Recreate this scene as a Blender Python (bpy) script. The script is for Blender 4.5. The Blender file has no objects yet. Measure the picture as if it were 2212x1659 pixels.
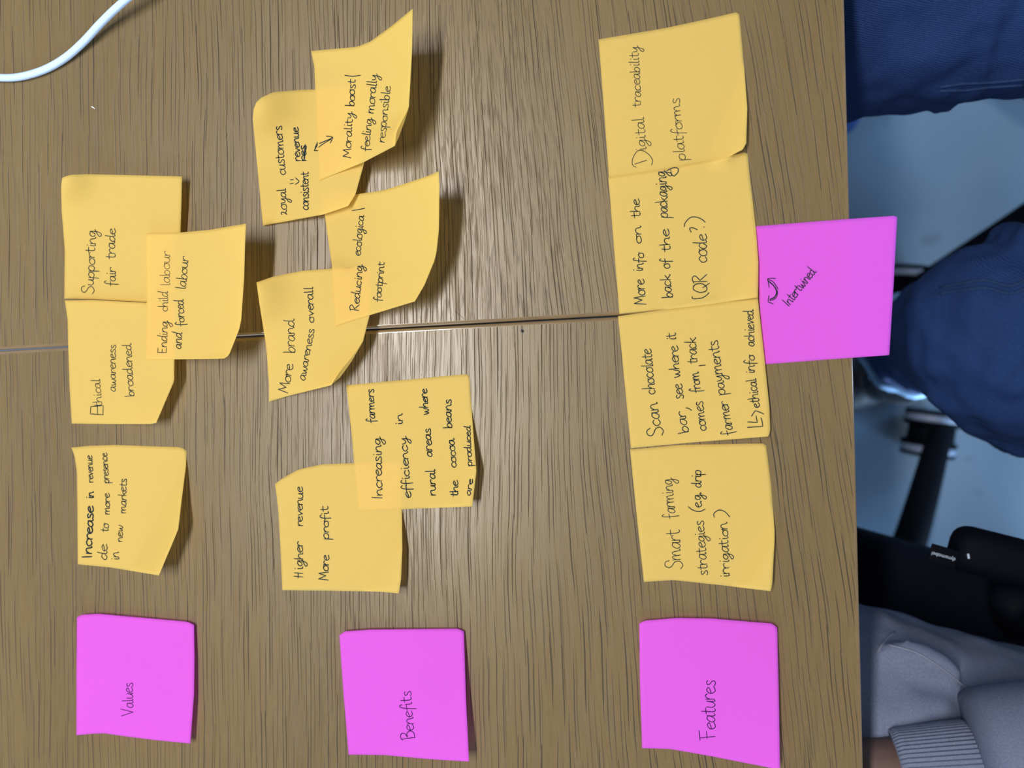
import bpy, bmesh, math, random
from mathutils import Vector, Matrix, noise
from mathutils.bvhtree import BVHTree

random.seed(7)
C = bpy.context.scene.collection
SC = bpy.context.scene

# ------------------------------------------------------------------ camera
W, H, FPX = 2212, 1659, 1664.0
ZT = 0.74                                   # table top height
CAMH = 0.452                                # phone above the table
CAM = Vector((0, 0, ZT + CAMH))
CR = Matrix.Rotation(math.radians(8), 3, 'Y') @ Matrix.Rotation(math.radians(-2), 3, 'X')
cam_d = bpy.data.cameras.new('camera'); cam = bpy.data.objects.new('camera', cam_d); C.objects.link(cam)
cam_d.sensor_width = 36; cam_d.lens = 36 * FPX / W
cam_d.clip_start = 0.02; cam_d.clip_end = 50
cam.matrix_world = Matrix.Translation(CAM) @ CR.to_4x4()
cam_d.dof.use_dof = True; cam_d.dof.focus_distance = 0.46; cam_d.dof.aperture_fstop = 4.5
SC.camera = cam

# ------------------------------------------------------------------ world, lights, exposure
SC.view_settings.view_transform = 'Standard'; SC.view_settings.look = 'None'
SC.view_settings.gamma = 1; SC.view_settings.use_curve_mapping = False
SC.view_settings.exposure = 0.0
wd = bpy.data.worlds.new('world'); SC.world = wd; wd.use_nodes = True
wd.node_tree.nodes['Background'].inputs[0].default_value = (0.94, 0.96, 1.0, 1)
wd.node_tree.nodes['Background'].inputs[1].default_value = 0.24

def area(name, loc, target, sx, sy, power, col):
    l = bpy.data.lights.new(name, 'AREA'); l.shape = 'RECTANGLE'; l.size = sx; l.size_y = sy
    l.energy = power; l.color = col
    o = bpy.data.objects.new(name, l); C.objects.link(o); o.location = loc
    o.rotation_euler = (Vector(target) - Vector(loc)).to_track_quat('-Z', 'Y').to_euler()
    return o
# the strip light under the ceiling, running along the table edge
LX, LH = -0.72, 2.2
lamp = area('ceiling_strip_light', (LX, 0.10, ZT + LH), (LX, 0.10, 0), 0.14, 1.5, 74, (1.0, 0.975, 0.95))
area('window_and_fill_daylight', (-0.3, -2.85, 1.85), (-0.2, 0, ZT), 2.6, 1.9, 62, (0.70, 0.84, 1.0))
# daylight from the low window behind the chairs, then an added blue fill
area('window_and_fill_daylight', (1.9, -1.6, 0.42), (0.38, -0.02, 0.1), 1.2, 0.6, 74, (0.44, 0.70, 1.0))
area('window_and_fill_daylight', (2.4, 1.7, 0.80), (0.40, 0.1, 0.3), 1.5, 1.1, 70, (0.38, 0.66, 1.0))  # added fill, no known window: brightens floor, clothes and the right-hand notes
sb_l = bpy.data.lights.new('sun_patch', 'SPOT'); sb_l.energy = 900; sb_l.spot_size = math.radians(7); sb_l.spot_blend = 0.6; sb_l.color = (0.80, 0.92, 1.0); sb_l.shadow_soft_size = 0.02
sb_o = bpy.data.objects.new('sun_patch', sb_l); C.objects.link(sb_o); sb_o.location = (1.7, -0.95, 0.50)
sb_o.rotation_euler = (Vector((0.325, -0.02, 0.29)) - sb_o.location).to_track_quat('-Z', 'Y').to_euler()

# ------------------------------------------------------------------ pixel -> place on a level of known height
def ray(px, py):
    return (CR @ Vector(((px - W / 2) / FPX, -(py - H / 2) / FPX, -1))).normalized()
def at(px, py, z):
    d = ray(px, py); return CAM + d * ((z - CAM.z) / d.z)
def onT(px, py, h=0.0): return at(px, py, ZT + h)

# ------------------------------------------------------------------ object helpers
def mesh_obj(name, bm, mat, parent=None, smooth=True, origin=None):
    me = bpy.data.meshes.new(name)
    if origin is not None: bmesh.ops.translate(bm, verts=bm.verts, vec=-Vector(origin))
    bm.to_mesh(me); bm.free()
    o = bpy.data.objects.new(name, me); C.objects.link(o)
    for m in (mat if isinstance(mat, (list, tuple)) else [mat]): me.materials.append(m)
    if smooth:
        for p in me.polygons: p.use_smooth = True
    if origin is not None: o.location = origin
    if parent: setpar(o, parent)
    return o
def setpar(o, p):
    o.parent = p
    o.location = Vector(o.location) - wloc(p)
def wloc(o):
    v = Vector(o.location)
    while o.parent: o = o.parent; v = v + Vector(o.location)
    return v
def tag(o, label, cat, group=None):
    o['label'] = label; o['category'] = cat
    if group: o['group'] = group
    return o
def empty(name, loc, label, cat, group=None):
    o = bpy.data.objects.new(name, None); C.objects.link(o); o.location = loc; o.empty_display_size = 0.05
    return tag(o, label, cat, group)
def box(bm, lo, hi, mat_index=0):
    r = bmesh.ops.create_cube(bm, size=1)
    for v in r['verts']:
        v.co = Vector(((lo[i] + hi[i]) / 2 + v.co[i] * (hi[i] - lo[i])) for i in range(3))
    return r['verts']
def catmull(pts, n=5, closed=False):
    if len(pts) < 3:
        return [pts[0].lerp(pts[-1], t / 4) for t in range(5)] if len(pts) == 2 else pts
    out = []; N = len(pts)
    for i in range(N - 1):
        p0 = pts[i - 1] if i > 0 else pts[i] * 2 - pts[i + 1]
        p1, p2 = pts[i], pts[i + 1]
        p3 = pts[i + 2] if i + 2 < N else pts[i + 1] * 2 - pts[i]
        for k in range(n):
            t = k / n
            out.append(0.5 * ((2 * p1) + (p2 - p0) * t + (2 * p0 - 5 * p1 + 4 * p2 - p3) * t * t + (3 * p1 - p0 - 3 * p2 + p3) * t ** 3))
    out.append(pts[-1].copy())
    return out
def tube(bm, pts, radii, seg=16, n=6, cap=True, flat=None):
    """pts: Vectors, radii: float or (ra, rb) per point; swept with rounded ends"""
    rr = [Vector((r, r, 0)) if not isinstance(r, (tuple, list)) else Vector((r[0], r[1], 0)) for r in radii]
    P = catmull([Vector(p) for p in pts], n); R = catmull(rr, n)
    rings = []; side = None
    for i, p in enumerate(P):
        t = (P[min(i + 1, len(P) - 1)] - P[max(i - 1, 0)]).normalized()
        if side is None:
            ref = Vector((0, 0, 1)) if abs(t.z) < 0.9 else Vector((0, 1, 0))
            side = t.cross(ref).normalized()
        side = (side - t * side.dot(t)).normalized(); up = side.cross(t)
        rings.append([bm.verts.new(p + side * math.cos(a) * R[i].x + up * math.sin(a) * R[i].y)
                      for a in [2 * math.pi * k / seg for k in range(seg)]])
    for a, b in zip(rings, rings[1:]):
        for k in range(seg):
            bm.faces.new((a[k], a[(k + 1) % seg], b[(k + 1) % seg], b[k]))
    if cap:
        bm.faces.new(rings[0][::-1]); bm.faces.new(rings[-1])
    return rings
def mods(o, voxel=None, smooth=0, subsurf=0):
    if voxel:
        m = o.modifiers.new('remesh', 'REMESH'); m.mode = 'VOXEL'; m.voxel_size = voxel; m.use_smooth_shade = True
    if smooth:
        m = o.modifiers.new('smooth', 'SMOOTH'); m.factor = 0.5; m.iterations = smooth
    if subsurf:
        m = o.modifiers.new('sub', 'SUBSURF'); m.levels = subsurf; m.render_levels = subsurf

# ------------------------------------------------------------------ node helpers
class N:
    def __init__(s, name):
        s.m = bpy.data.materials.new(name); s.m.use_nodes = True
        s.t = s.m.node_tree; s.b = s.t.nodes['Principled BSDF']; s.out = s.t.nodes['Material Output']
    def node(s, kind, **kw):
        n = s.t.nodes.new(kind)
        for k, v in kw.items(): setattr(n, k, v)
        return n
    def put(s, sock, v):
        if isinstance(v, bpy.types.NodeSocket): s.t.links.new(v, sock)
        elif isinstance(v, (tuple, list)) and len(v) == 3 and sock.type == 'RGBA': sock.default_value = (*v, 1)
        else: sock.default_value = v
    def math(s, op, a, b=None, c=None, clamp=False):
        n = s.node('ShaderNodeMath', operation=op, use_clamp=clamp); s.put(n.inputs[0], a)
        if b is not None: s.put(n.inputs[1], b)
        if c is not None: s.put(n.inputs[2], c)
        return n.outputs[0]
    def rng(s, v, a, b, c=0.0, d=1.0, smooth=False):
        n = s.node('ShaderNodeMapRange'); n.interpolation_type = 'SMOOTHSTEP' if smooth else 'LINEAR'
        for i, x in enumerate((v, a, b, c, d)): s.put(n.inputs[i], x)
        return n.outputs[0]
    def vec(s, x, y, z=0.0):
        n = s.node('ShaderNodeCombineXYZ')
        for i, v in enumerate((x, y, z)): s.put(n.inputs[i], v)
        return n.outputs[0]
    def noise(s, vec, scale=1.0, detail=2.0, rough=0.5):
        n = s.node('ShaderNodeTexNoise'); s.put(n.inputs['Vector'], vec); n.inputs['Scale'].default_value = scale
        n.inputs['Detail'].default_value = detail; n.inputs['Roughness'].default_value = rough
        return n.outputs['Fac']
    def mix(s, f, a, b, mode='MIX'):
        n = s.node('ShaderNodeMix', data_type='RGBA', blend_type=mode)
        s.put(n.inputs[0], f); s.put(n.inputs[6], a); s.put(n.inputs[7], b)
        return n.outputs[2]
    def bump(s, h, strength, dist):
        n = s.node('ShaderNodeBump'); n.inputs['Strength'].default_value = strength; n.inputs['Distance'].default_value = dist
        s.put(n.inputs['Height'], h); s.put(s.b.inputs['Normal'], n.outputs[0])
    def obj(s):
        n = s.node('ShaderNodeTexCoord'); x = s.node('ShaderNodeSeparateXYZ'); s.t.links.new(n.outputs['Object'], x.inputs[0])
        return n.outputs['Object'], x.outputs[0], x.outputs[1], x.outputs[2]
def plain(name, col, rough=0.5, metal=0.0, spec=0.5, nscale=None, namp=0.1):
    g = N(name); g.b.inputs['Roughness'].default_value = rough; g.b.inputs['Metallic'].default_value = metal
    g.b.inputs['Specular IOR Level'].default_value = spec
    if nscale:
        co = g.obj()[0]; f = g.noise(co, nscale, 3)
        g.put(g.b.inputs['Base Color'], g.mix(f, tuple(c * (1 - namp) for c in col), tuple(c * (1 + namp) for c in col)))
    else: g.put(g.b.inputs['Base Color'], col)
    return g.m

def oak(name, yc, seed, xa, xb, slope, x0, famp):
    """lacquered oak veneer: grain along local Y, slowly leaning towards +X"""
    g = N(name); _, X, Y, Z = g.obj()
    lean = g.math('MULTIPLY', g.rng(X, xa, xb, 0.0, slope, True), g.math('SUBTRACT', Y, yc))
    u = g.math('ADD', X, lean)
    w1 = g.noise(g.vec(g.math('MULTIPLY', X, 14), g.math('MULTIPLY', Y, 5), seed), 1, 2)
    w2 = g.noise(g.vec(g.math('MULTIPLY', X, 160), g.math('MULTIPLY', Y, 35), seed + 3), 1, 2)
    u = g.math('ADD', u, g.math('MULTIPLY', g.math('SUBTRACT', w1, 0.5), 0.012))
    u = g.math('ADD', u, g.math('MULTIPLY', g.math('SUBTRACT', w2, 0.5), 0.0011))
    def pores(fu, fv, wmin, wvar, soft, z, rnd=0.95):
        pu = g.math('MULTIPLY', u, fu); pv = g.math('MULTIPLY', Y, fv)
        v = g.node('ShaderNodeTexVoronoi', voronoi_dimensions='2D', feature='F1')
        g.put(v.inputs['Vector'], g.vec(g.math('ADD', pu, z), g.math('ADD', pv, z * 1.7)))
        v.inputs['Scale'].default_value = 1; v.inputs['Randomness'].default_value = rnd
        sp = g.node('ShaderNodeSeparateXYZ'); g.t.links.new(v.outputs['Position'], sp.inputs[0])
        sc = g.node('ShaderNodeSeparateColor'); g.t.links.new(v.outputs['Color'], sc.inputs[0])
        du = g.math('ABSOLUTE', g.math('SUBTRACT', g.math('ADD', pu, z), sp.outputs[0]))
        dv = g.math('ABSOLUTE', g.math('SUBTRACT', g.math('ADD', pv, z * 1.7), sp.outputs[1]))
        taper = g.math('SUBTRACT', 1.0, g.math('POWER', g.math('DIVIDE', dv, 0.60), 3.0))
        w = g.math('MULTIPLY', g.math('ADD', wmin, g.math('MULTIPLY', sc.outputs[0], wvar)), taper)
        m = g.math('DIVIDE', g.math('SUBTRACT', w, du), soft, clamp=True)
        return g.math('MULTIPLY', m, g.math('ADD', 0.62, g.math('MULTIPLY', sc.outputs[1], 0.38)))
    p1 = pores(360, 16, 0.055, 0.10, 0.05, seed * 3.1)
    p2 = pores(640, 75, 0.03, 0.15, 0.10, seed * 5.7 + 2)
    fib = g.noise(g.vec(g.math('MULTIPLY', u, 1500), g.math('MULTIPLY', Y, 60), seed), 1, 2)
    fib2 = g.noise(g.vec(g.math('MULTIPLY', u, 420), g.math('MULTIPLY', Y, 12), seed + 9), 1, 3)
    cath = g.noise(g.vec(g.math('MULTIPLY', u, 26), g.math('MULTIPLY', Y, 3.0), seed + 5), 1, 2, 0.4)
    saw = g.math('FRACT', g.math('MULTIPLY', cath, 13))
    flame = g.math('MULTIPLY', g.rng(saw, 0.55, 0.97, 0, 1, True), g.rng(saw, 1.0, 0.97, 0, 1))
    flame = g.math('MULTIPLY', flame, g.rng(fib2, 0.35, 0.65, 0.1, 1.0))
    dx = g.math('SUBTRACT', u, x0)                       # cathedral figure of the flat-sawn strip
    ad = g.math('SQRT', g.math('ADD', g.math('MULTIPLY', dx, dx), 0.00005))
    cw = g.noise(g.vec(g.math('MULTIPLY', u, 45), g.math('MULTIPLY', Y, 14), seed + 7), 1, 2)
    teeth = g.noise(g.vec(g.math('MULTIPLY', u, 800), g.math('MULTIPLY', Y, 45), seed + 8), 1, 2)
    ct = g.math('ADD', g.math('MULTIPLY', g.math('ADD', Y, g.math('MULTIPLY', ad, 5.0)), 34), g.math('ADD', g.math('MULTIPLY', cw, 3.0), g.math('MULTIPLY', teeth, 2.2)))
    cs = g.math('FRACT', ct)
    cat2 = g.math('MULTIPLY', g.rng(cs, 0.25, 0.80, 0, 1, True), g.rng(cs, 1.0, 0.94, 0, 1))
    cat2 = g.math('MULTIPLY', cat2, g.rng(ad, 0.072, 0.03, 0, 1, True))
    cat2 = g.math('MULTIPLY', cat2, g.rng(teeth, 0.38, 0.58, 0.1, 1.0))
    cat2 = g.math('MULTIPLY', cat2, famp)
    big = g.noise(g.vec(g.math('MULTIPLY', X, 9), g.math('MULTIPLY', Y, 1.5), seed + 2), 1, 2)
    col = g.mix(g.rng(big, 0.3, 0.7), (0.131, 0.089, 0.036), (0.163, 0.113, 0.047))
    col = g.mix(g.math('MULTIPLY', g.rng(fib, 0.35, 0.7), 0.28), col, (0.195, 0.152, 0.082))
    col = g.mix(g.math('MULTIPLY', g.rng(fib2, 0.45, 0.75), 0.16), col, (0.108, 0.070, 0.033))
    grn = g.noise(g.vec(g.math('MULTIPLY', u, 2600), g.math('MULTIPLY', Y, 420), seed + 4), 1, 1)
    col = g.mix(g.math('MULTIPLY', g.rng(grn, 0.3, 0.7), 0.22), col, (0.105, 0.070, 0.032))
    col = g.mix(g.math('MULTIPLY', flame, 0.26), col, (0.085, 0.051, 0.022))
    col = g.mix(cat2, col, (0.070, 0.046, 0.020))
    col = g.mix(g.math('MULTIPLY', p2, 0.34), col, (0.060, 0.036, 0.016))
    col = g.mix(g.math('MULTIPLY', p1, 1.0), col, (0.032, 0.020, 0.009))
    g.put(g.b.inputs['Base Color'], col)
    rg = g.math('ADD', 0.27, g.math('MULTIPLY', g.math('MAXIMUM', p1, g.math('MULTIPLY', p2, 0.5)), 0.34))
    rg = g.math('ADD', rg, g.math('MULTIPLY', g.rng(fib2, 0.4, 0.7), 0.12))
    g.put(g.b.inputs['Roughness'], g.math('ADD', rg, g.math('ADD', g.math('MULTIPLY', flame, 0.08), g.math('MULTIPLY', cat2, 0.25))))
    g.b.inputs['Specular IOR Level'].default_value = 0.34
    hgt = g.math('SUBTRACT', g.math('MULTIPLY', fib, 0.15), g.math('ADD', g.math('MULTIPLY', p1, 0.9), g.math('MULTIPLY', p2, 0.25)))
    g.bump(hgt, 0.30, 0.00022)
    return g.m

def paper(name, col, rough=0.75):
    """thin coloured paper: some light passes through to what lies below"""
    g = N(name); co, X, Y, Z = g.obj()
    f = g.noise(co, 1800, 2)
    c = g.mix(f, tuple(x * 0.97 for x in col), tuple(min(1, x * 1.03) for x in col))
    g.put(g.b.inputs['Base Color'], c); g.b.inputs['Roughness'].default_value = rough
    g.b.inputs['Specular IOR Level'].default_value = 0.25
    tr = g.node('ShaderNodeBsdfTranslucent'); g.put(tr.inputs[0], c)
    mx = g.node('ShaderNodeMixShader'); mx.inputs[0].default_value = 0.62
    g.t.links.new(g.b.outputs[0], mx.inputs[1]); g.t.links.new(tr.outputs[0], mx.inputs[2])
    g.t.links.new(mx.outputs[0], g.out.inputs[0])
    return g.m

M = {}
M['oak_far'] = oak('oak_veneer', -0.03, 1.3, -0.16, 0.02, 0.15, -0.065, 0.62)
M['oak_near'] = oak('oak_veneer_second', -0.02, 8.1, -0.10, 0.10, 0.14, -0.17, 0.35)
M['oak_rim'] = plain('oak_lipping', (0.17, 0.112, 0.052), 0.28, 0, 0.5, 60, 0.2)
nt_ = M['oak_rim'].node_tree.nodes['Principled BSDF']; nt_.inputs['Coat Weight'].default_value = 1.0; nt_.inputs['Coat Roughness'].default_value = 0.12
M['yellow'] = paper('yellow_paper', (0.92, 0.735, 0.24))
M['pink'] = paper('pink_paper', (0.92, 0.205, 0.94))
M['ink'] = plain('dark_ink', (0.008, 0.017, 0.024), 0.9, 0, 0.08)
M['ink_violet'] = plain('dark_violet_ink', (0.028, 0.006, 0.065), 0.9, 0, 0.08)
M['cable'] = plain('pale_blue_plastic', (0.50, 0.66, 0.92), 0.28)
M['steel'] = plain('dark_metal', (0.05, 0.05, 0.055), 0.4, 0.8)
M['black'] = plain('black_plastic', (0.0014, 0.002, 0.0045), 0.7, 0, 0.06)
M['seatcloth'] = plain('black_seat_cloth', (0.0022, 0.0034, 0.0085), 0.9, 0, 0.1, 900, 0.3)
M['greyplastic'] = plain('grey_plastic', (0.20, 0.25, 0.36), 0.4)
M['sole'] = plain('pale_rubber', (0.35, 0.42, 0.52), 0.6)
M['shoe'] = plain('dark_shoe_leather', (0.018, 0.022, 0.034), 0.5)
M['skin'] = plain('brown_skin', (0.105, 0.062, 0.055), 0.6, 0, 0.4, 120, 0.12)
M['white'] = plain('white_fluff', (0.75, 0.75, 0.75), 0.9)
M['tagtext'] = plain('woven_grey_lettering', (0.35, 0.42, 0.52), 0.8)
M['wall'] = plain('white_wall_paint', (0.7, 0.7, 0.68), 0.8)
M['legmetal'] = plain('table_leg_metal', (0.3, 0.3, 0.31), 0.4, 0.7)

def floor_mat():
    g = N('grey_floor'); co, X, Y, Z = g.obj()
    f = g.noise(co, 3.0, 5, 0.6); s = g.noise(co, 60, 3, 0.6); d = g.noise(co, 19, 2)
    col = g.mix(f, (0.165, 0.25, 0.345), (0.21, 0.305, 0.41))
    col = g.mix(g.math('MULTIPLY', g.rng(s, 0.55, 0.8), 0.3), col, (0.22, 0.31, 0.40))
    col = g.mix(g.math('MULTIPLY', g.rng(d, 0.66, 0.74), 0.35), col, (0.09, 0.13, 0.19))
    g.put(g.b.inputs['Base Color'], col); g.b.inputs['Roughness'].default_value = 0.5
    return g.m
def denim():
    g = N('blue_denim'); co, X, Y, Z = g.obj()
    k = g.math('ADD', g.math('MULTIPLY', X, 170), g.math('MULTIPLY', Y, 640))
    k = g.math('ADD', k, g.math('MULTIPLY', Z, 380))
    wob = g.noise(co, 40, 2); k = g.math('ADD', k, g.math('MULTIPLY', wob, 5))
    tw = g.math('SINE', g.math('MULTIPLY', k, 6.283))
    th = g.noise(co, 700, 2)
    line = g.rng(g.math('ADD', g.math('MULTIPLY', tw, 0.5), g.math('MULTIPLY', g.math('SUBTRACT', th, 0.5), 1.6)), -0.5, 0.7)
    wash = g.noise(co, 9, 3)
    base = g.mix(g.rng(wash, 0.35, 0.7), (0.003, 0.014, 0.062), (0.007, 0.028, 0.105))
    col = g.mix(g.math('MULTIPLY', line, 0.40), base, (0.030, 0.060, 0.155))
    g.put(g.b.inputs['Base Color'], col); g.b.inputs['Roughness'].default_value = 0.9
    g.b.inputs['Specular IOR Level'].default_value = 0.15
    g.bump(line, 0.35, 0.0004)
    return g.m
def fleece():
    g = N('grey_fleece'); co, X, Y, Z = g.obj()
    f = g.noise(co, 900, 3); s = g.noise(co, 240, 2); b = g.noise(co, 12, 2)
    col = g.mix(b, (0.100, 0.122, 0.195), (0.140, 0.162, 0.245))
    col = g.mix(g.math('MULTIPLY', g.rng(f, 0.4, 0.75), 0.35), col, (0.23, 0.25, 0.33))
    col = g.mix(g.math('MULTIPLY', g.rng(s, 0.72, 0.78), 0.55), col, (0.04, 0.05, 0.08))
    g.put(g.b.inputs['Base Color'], col); g.b.inputs['Roughness'].default_value = 0.95
    g.b.inputs['Specular IOR Level'].default_value = 0.1
    g.bump(f, 0.3, 0.0005)
    return g.m
M['floor'] = floor_mat(); M['denim'] = denim(); M['fleece'] = fleece()

# ------------------------------------------------------------------ floor
bm = bmesh.new(); box(bm, (-3, -3, -0.05), (3, 3, 0))
fl = mesh_obj('floor', bm, M['floor'], smooth=False); fl['kind'] = 'structure'
for nm, lo, hi in (('wall_right', (2.95, -3, 0), (3.05, 3, 3.0)), ('wall_left', (-3.05, -3, 0), (-2.95, 3, 3.0))):
    bm = bmesh.new(); box(bm, lo, hi); w_ = mesh_obj(nm, bm, M['wall'], smooth=False); w_['kind'] = 'structure'

# ------------------------------------------------------------------ the two tables
e0, e1 = onT(1825, 0), onT(1866, 1659)
g0, g1 = onT(0, 757), onT(1335, 682.5)
eu = (e0 - e1).normalized()                       # along the edge, towards the top of the photo
gu = (g0 - g1).normalized()                       # along the joint, away from the edge
def isect(p, d, q, f):
    den = d.x * f.y - d.y * f.x
    t = ((q.x - p.x) * f.y - (q.y - p.y) * f.x) / den
    return p + d * t
corner = isect(e1, eu, g1, gu)
def rim(bm, poly, r, thick):
    """rounded lipping running round the table top (poly is the outer outline, counter-clockwise)"""
    n = len(poly); prof = []
    for k in range(5):
        a = math.pi / 2 * k / 4
        prof.append((r - r * math.sin(a), -r + r * math.cos(a)))   # (inset, drop)
    prof += [(0, -thick + r), (r * 0.3, -thick + r * 0.3), (r, -thick)]
    rings = []
    for i in range(n):
        p, a, b = poly[i], poly[i - 1], poly[(i + 1) % n]
        d1 = (p - a).normalized(); d2 = (b - p).normalized()
        n1 = Vector((-d1.y, d1.x, 0)); n2 = Vector((-d2.y, d2.x, 0))
        m = (n1 + n2).normalized(); k = 1 / max(0.3, m.dot(n1))
        rings.append([bm.verts.new(p + m * (ins * k) + Vector((0, 0, dz))) for ins, dz in prof])
    for i in range(n):
        A, B = rings[i], rings[(i + 1) % n]
        for k in range(len(prof) - 1): bm.faces.new((A[k], A[k + 1], B[k + 1], B[k]))
    return [r_[0].co.copy() for r_ in rings], [r_[-1].co.copy() for r_ in rings]
def make_table(name, label, c0, along, away, length, width, mat):
    up = Vector((0, 0, 1))
    poly = [c0, c0 + along * length, c0 + along * length + away * width, c0 + away * width]
    area2 = sum(poly[i].x * poly[(i + 1) % 4].y - poly[(i + 1) % 4].x * poly[i].y for i in range(4))
    if area2 < 0: poly = poly[::-1]
    ctr = sum(poly, Vector()) / 4; base = Vector((ctr.x, ctr.y, 0))
    t = empty(name, base, label, 'table')
    rb = bmesh.new(); top, bot = rim(rb, poly, 0.0022, 0.028)
    mesh_obj('edge_lipping', rb, M['oak_rim'], t, True, Vector((0, 0, 0)))
    tb = bmesh.new(); a = [tb.verts.new(p) for p in top]; b = [tb.verts.new(p) for p in bot]
    tb.faces.new(a); tb.faces.new(b[::-1])
    mesh_obj('tabletop', tb, mat, t, False, Vector((0, 0, 0)))
    for p in poly:
        q = p.lerp(ctr, 0.16)
        lb = bmesh.new(); tube(lb, [Vector((q.x, q.y, 0)), Vector((q.x, q.y, ZT - 0.028))], [0.022, 0.025], 20, 1)
        mesh_obj('leg', lb, M['legmetal'], t, True, Vector((q.x, q.y, 0)))
    return t
gap = eu * 0.0003
make_table('table', 'oak table in the upper half of the photo, with the white cable lying on it', corner + gap, eu, gu, 1.6, 0.8, M['oak_far'])
make_table('table', 'oak table in the lower half of the photo, under the three lower pink notes', corner - gap, -eu, gu, 1.6, 0.8, M['oak_near'])

# ------------------------------------------------------------------ handwriting: single-stroke letters
GLY = {
'a': (10, "8 9 4 10 1 6 1 2 4 0 7 4 8 10|8 10 8 3 9 0 11 1"),
'b': (9.5, "1 19 1.5 10 1.5 0|1.5 4 4 9 7 9 8.5 5 6 0 3 0 1.5 3"),
'c': (8.5, "8 8 5 10 1 7 1 3 4 0 8 2"),
'd': (10.5, "7 9 4 10 1 6 1 2 4 0 7 4|9 19 8 10 8 3 9 0 11 1"),
'e': (8.5, "1 5 5 6 8 8 5 10 1 7 1 3 4 0 9 2"),
'f': (7.5, "8 16 6 19 4 16 3 5 3 -6|0 8 8 9"),
'g': (10, "8 9 4 10 1 6 2 2 5 2 8 9|8 10 8 0 6 -7 3 -9 1 -6 5 -2 11 2"),
'h': (10, "1 19 1 0|1 4 4 9 7 9 8 5 8 1 10 0"),
'i': (4.5, "2 10 2 3 3 0 4.5 1|2 14.5 2.3 15.5"),
'k': (9, "1 19 1 0|8 9 1 4|3 5 8 0 9 1"),
'l': (4.5, "2 19 2 3 3 0 4.5 1"),
'm': (14.5, "1 10 1 0|1 5 3 9 5.5 9 6.5 0|6.3 5 8.5 9 11 9 12 2 13 0 14.5 1"),
'n': (10, "1 10 1 0|1 5 4 10 7 9 8 3 9 0 10 1"),
'o': (9.5, "5 10 1 7 1 2 4 0 8 2 8 7 5 10 7 9 9.5 9.5"),
'p': (9.5, "1 10 1 -9|1 5 4 10 8 9 8 3 5 0 1 2"),
'r': (7.5, "1 10 1 0|1 5 3 9 6 10 7.5 8"),
's': (8, "7 8.5 5 10 2 9 3 6 6 4 7 1 4 -0.3 1 1"),
't': (7.5, "3 16 3 3 5 0 7 1|0 10.5 7.5 11"),
'u': (10, "1 10 1 3 4 0 7 3 8 10|8 10 8 2 9 0 10 1"),
'v': (9, "1 10 3 4 4 0|4 0 6 5 8.5 10"),
'w': (12.5, "1 10 2 4 3.3 0 5 3 6 8|6 8 7 2 9 0 11 4 12 10"),
'y': (10, "1 10 2 4 5 3 8 10|8 10 7.5 -2 5 -9 2 -8 4 -3 11 2"),
'A': (11, "0 0 5 18 10 0|2 7 8 7"),
'B': (11.5, "1 19 2 0|0 17 4 20 9 18 8 13 3 10|3 10 9 10 11 5 8 0 1 -1"),
'E': (10, "9 18 1 18|1 18 1 0|1 0 9 0|1 9 7 9"),
'F': (10, "1 19 2 0|-2 19 10 20|0 10 9 11"),
'H': (11, "1 19 1 0|6 18 6 0|-1 10 6 10"),
'I': (4.5, "1 19 1.5 0"),
'2': (9, "1 10 3 12 5 9 3 3 1 0|1 0 4 2 9 0"),
'M': (14, "0 0 2 18|2 18 7 5|7 5 11 18|11 18 13 0"),
'Q': (14, "9 18 4 18 1 10 3 2 8 1 12 7 11 15 8 18|7 6 13 -3"),
'R': (11, "1 0 2 18|0 17 6 19 9 15 3 9|3 9 10 0"),
'S': (11.5, "11 15 9 20 4 20 2 15 5 11 9 8 10 2 5 -2 0 1"),
'V': (12, "0 20 5 0|5 0 11 20"),
'.': (4, "1 0 1.8 1.2 2.2 0.4"),
}
def word_strokes(txt, x0, y0, x1, y1, xh):
    """strokes in photo pixels: the base line runs from (x0, y0) to (x1, y1), xh is the height of a small letter"""
    a = Vector((x0, y0)); b = Vector((x1, y1)); d = b - a; L = d.length; d.normalize()
    up = Vector((d.y, -d.x))
    tot = sum(GLY[c][0] for c in txt); out = []; cur = 0.0
    sx = L / tot
    for c in txt:
        w, st = GLY[c]; k = xh / 10 * random.uniform(0.93, 1.08); sh = random.uniform(-0.05, 0.10); dy = random.uniform(-0.5, 0.5)
        for s in st.split('|'):
            v = [float(q) for q in s.split()]
            pts = [Vector((v[i], v[i + 1] + dy)) for i in range(0, len(v), 2)]
            out.append([a + d * ((cur + p.x) * sx + p.y * sh * k) + up * (p.y * k) for p in pts])
        cur += w
    return out
def zoomed(ox, oy, s, strokes):
    r = []
    for st in strokes.split('|'):
        v = [float(q) for q in st.split()]
        r.append([Vector((ox + v[i] * s, oy + v[i + 1] * s)) for i in range(0, len(v), 2)])
    return r

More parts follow.
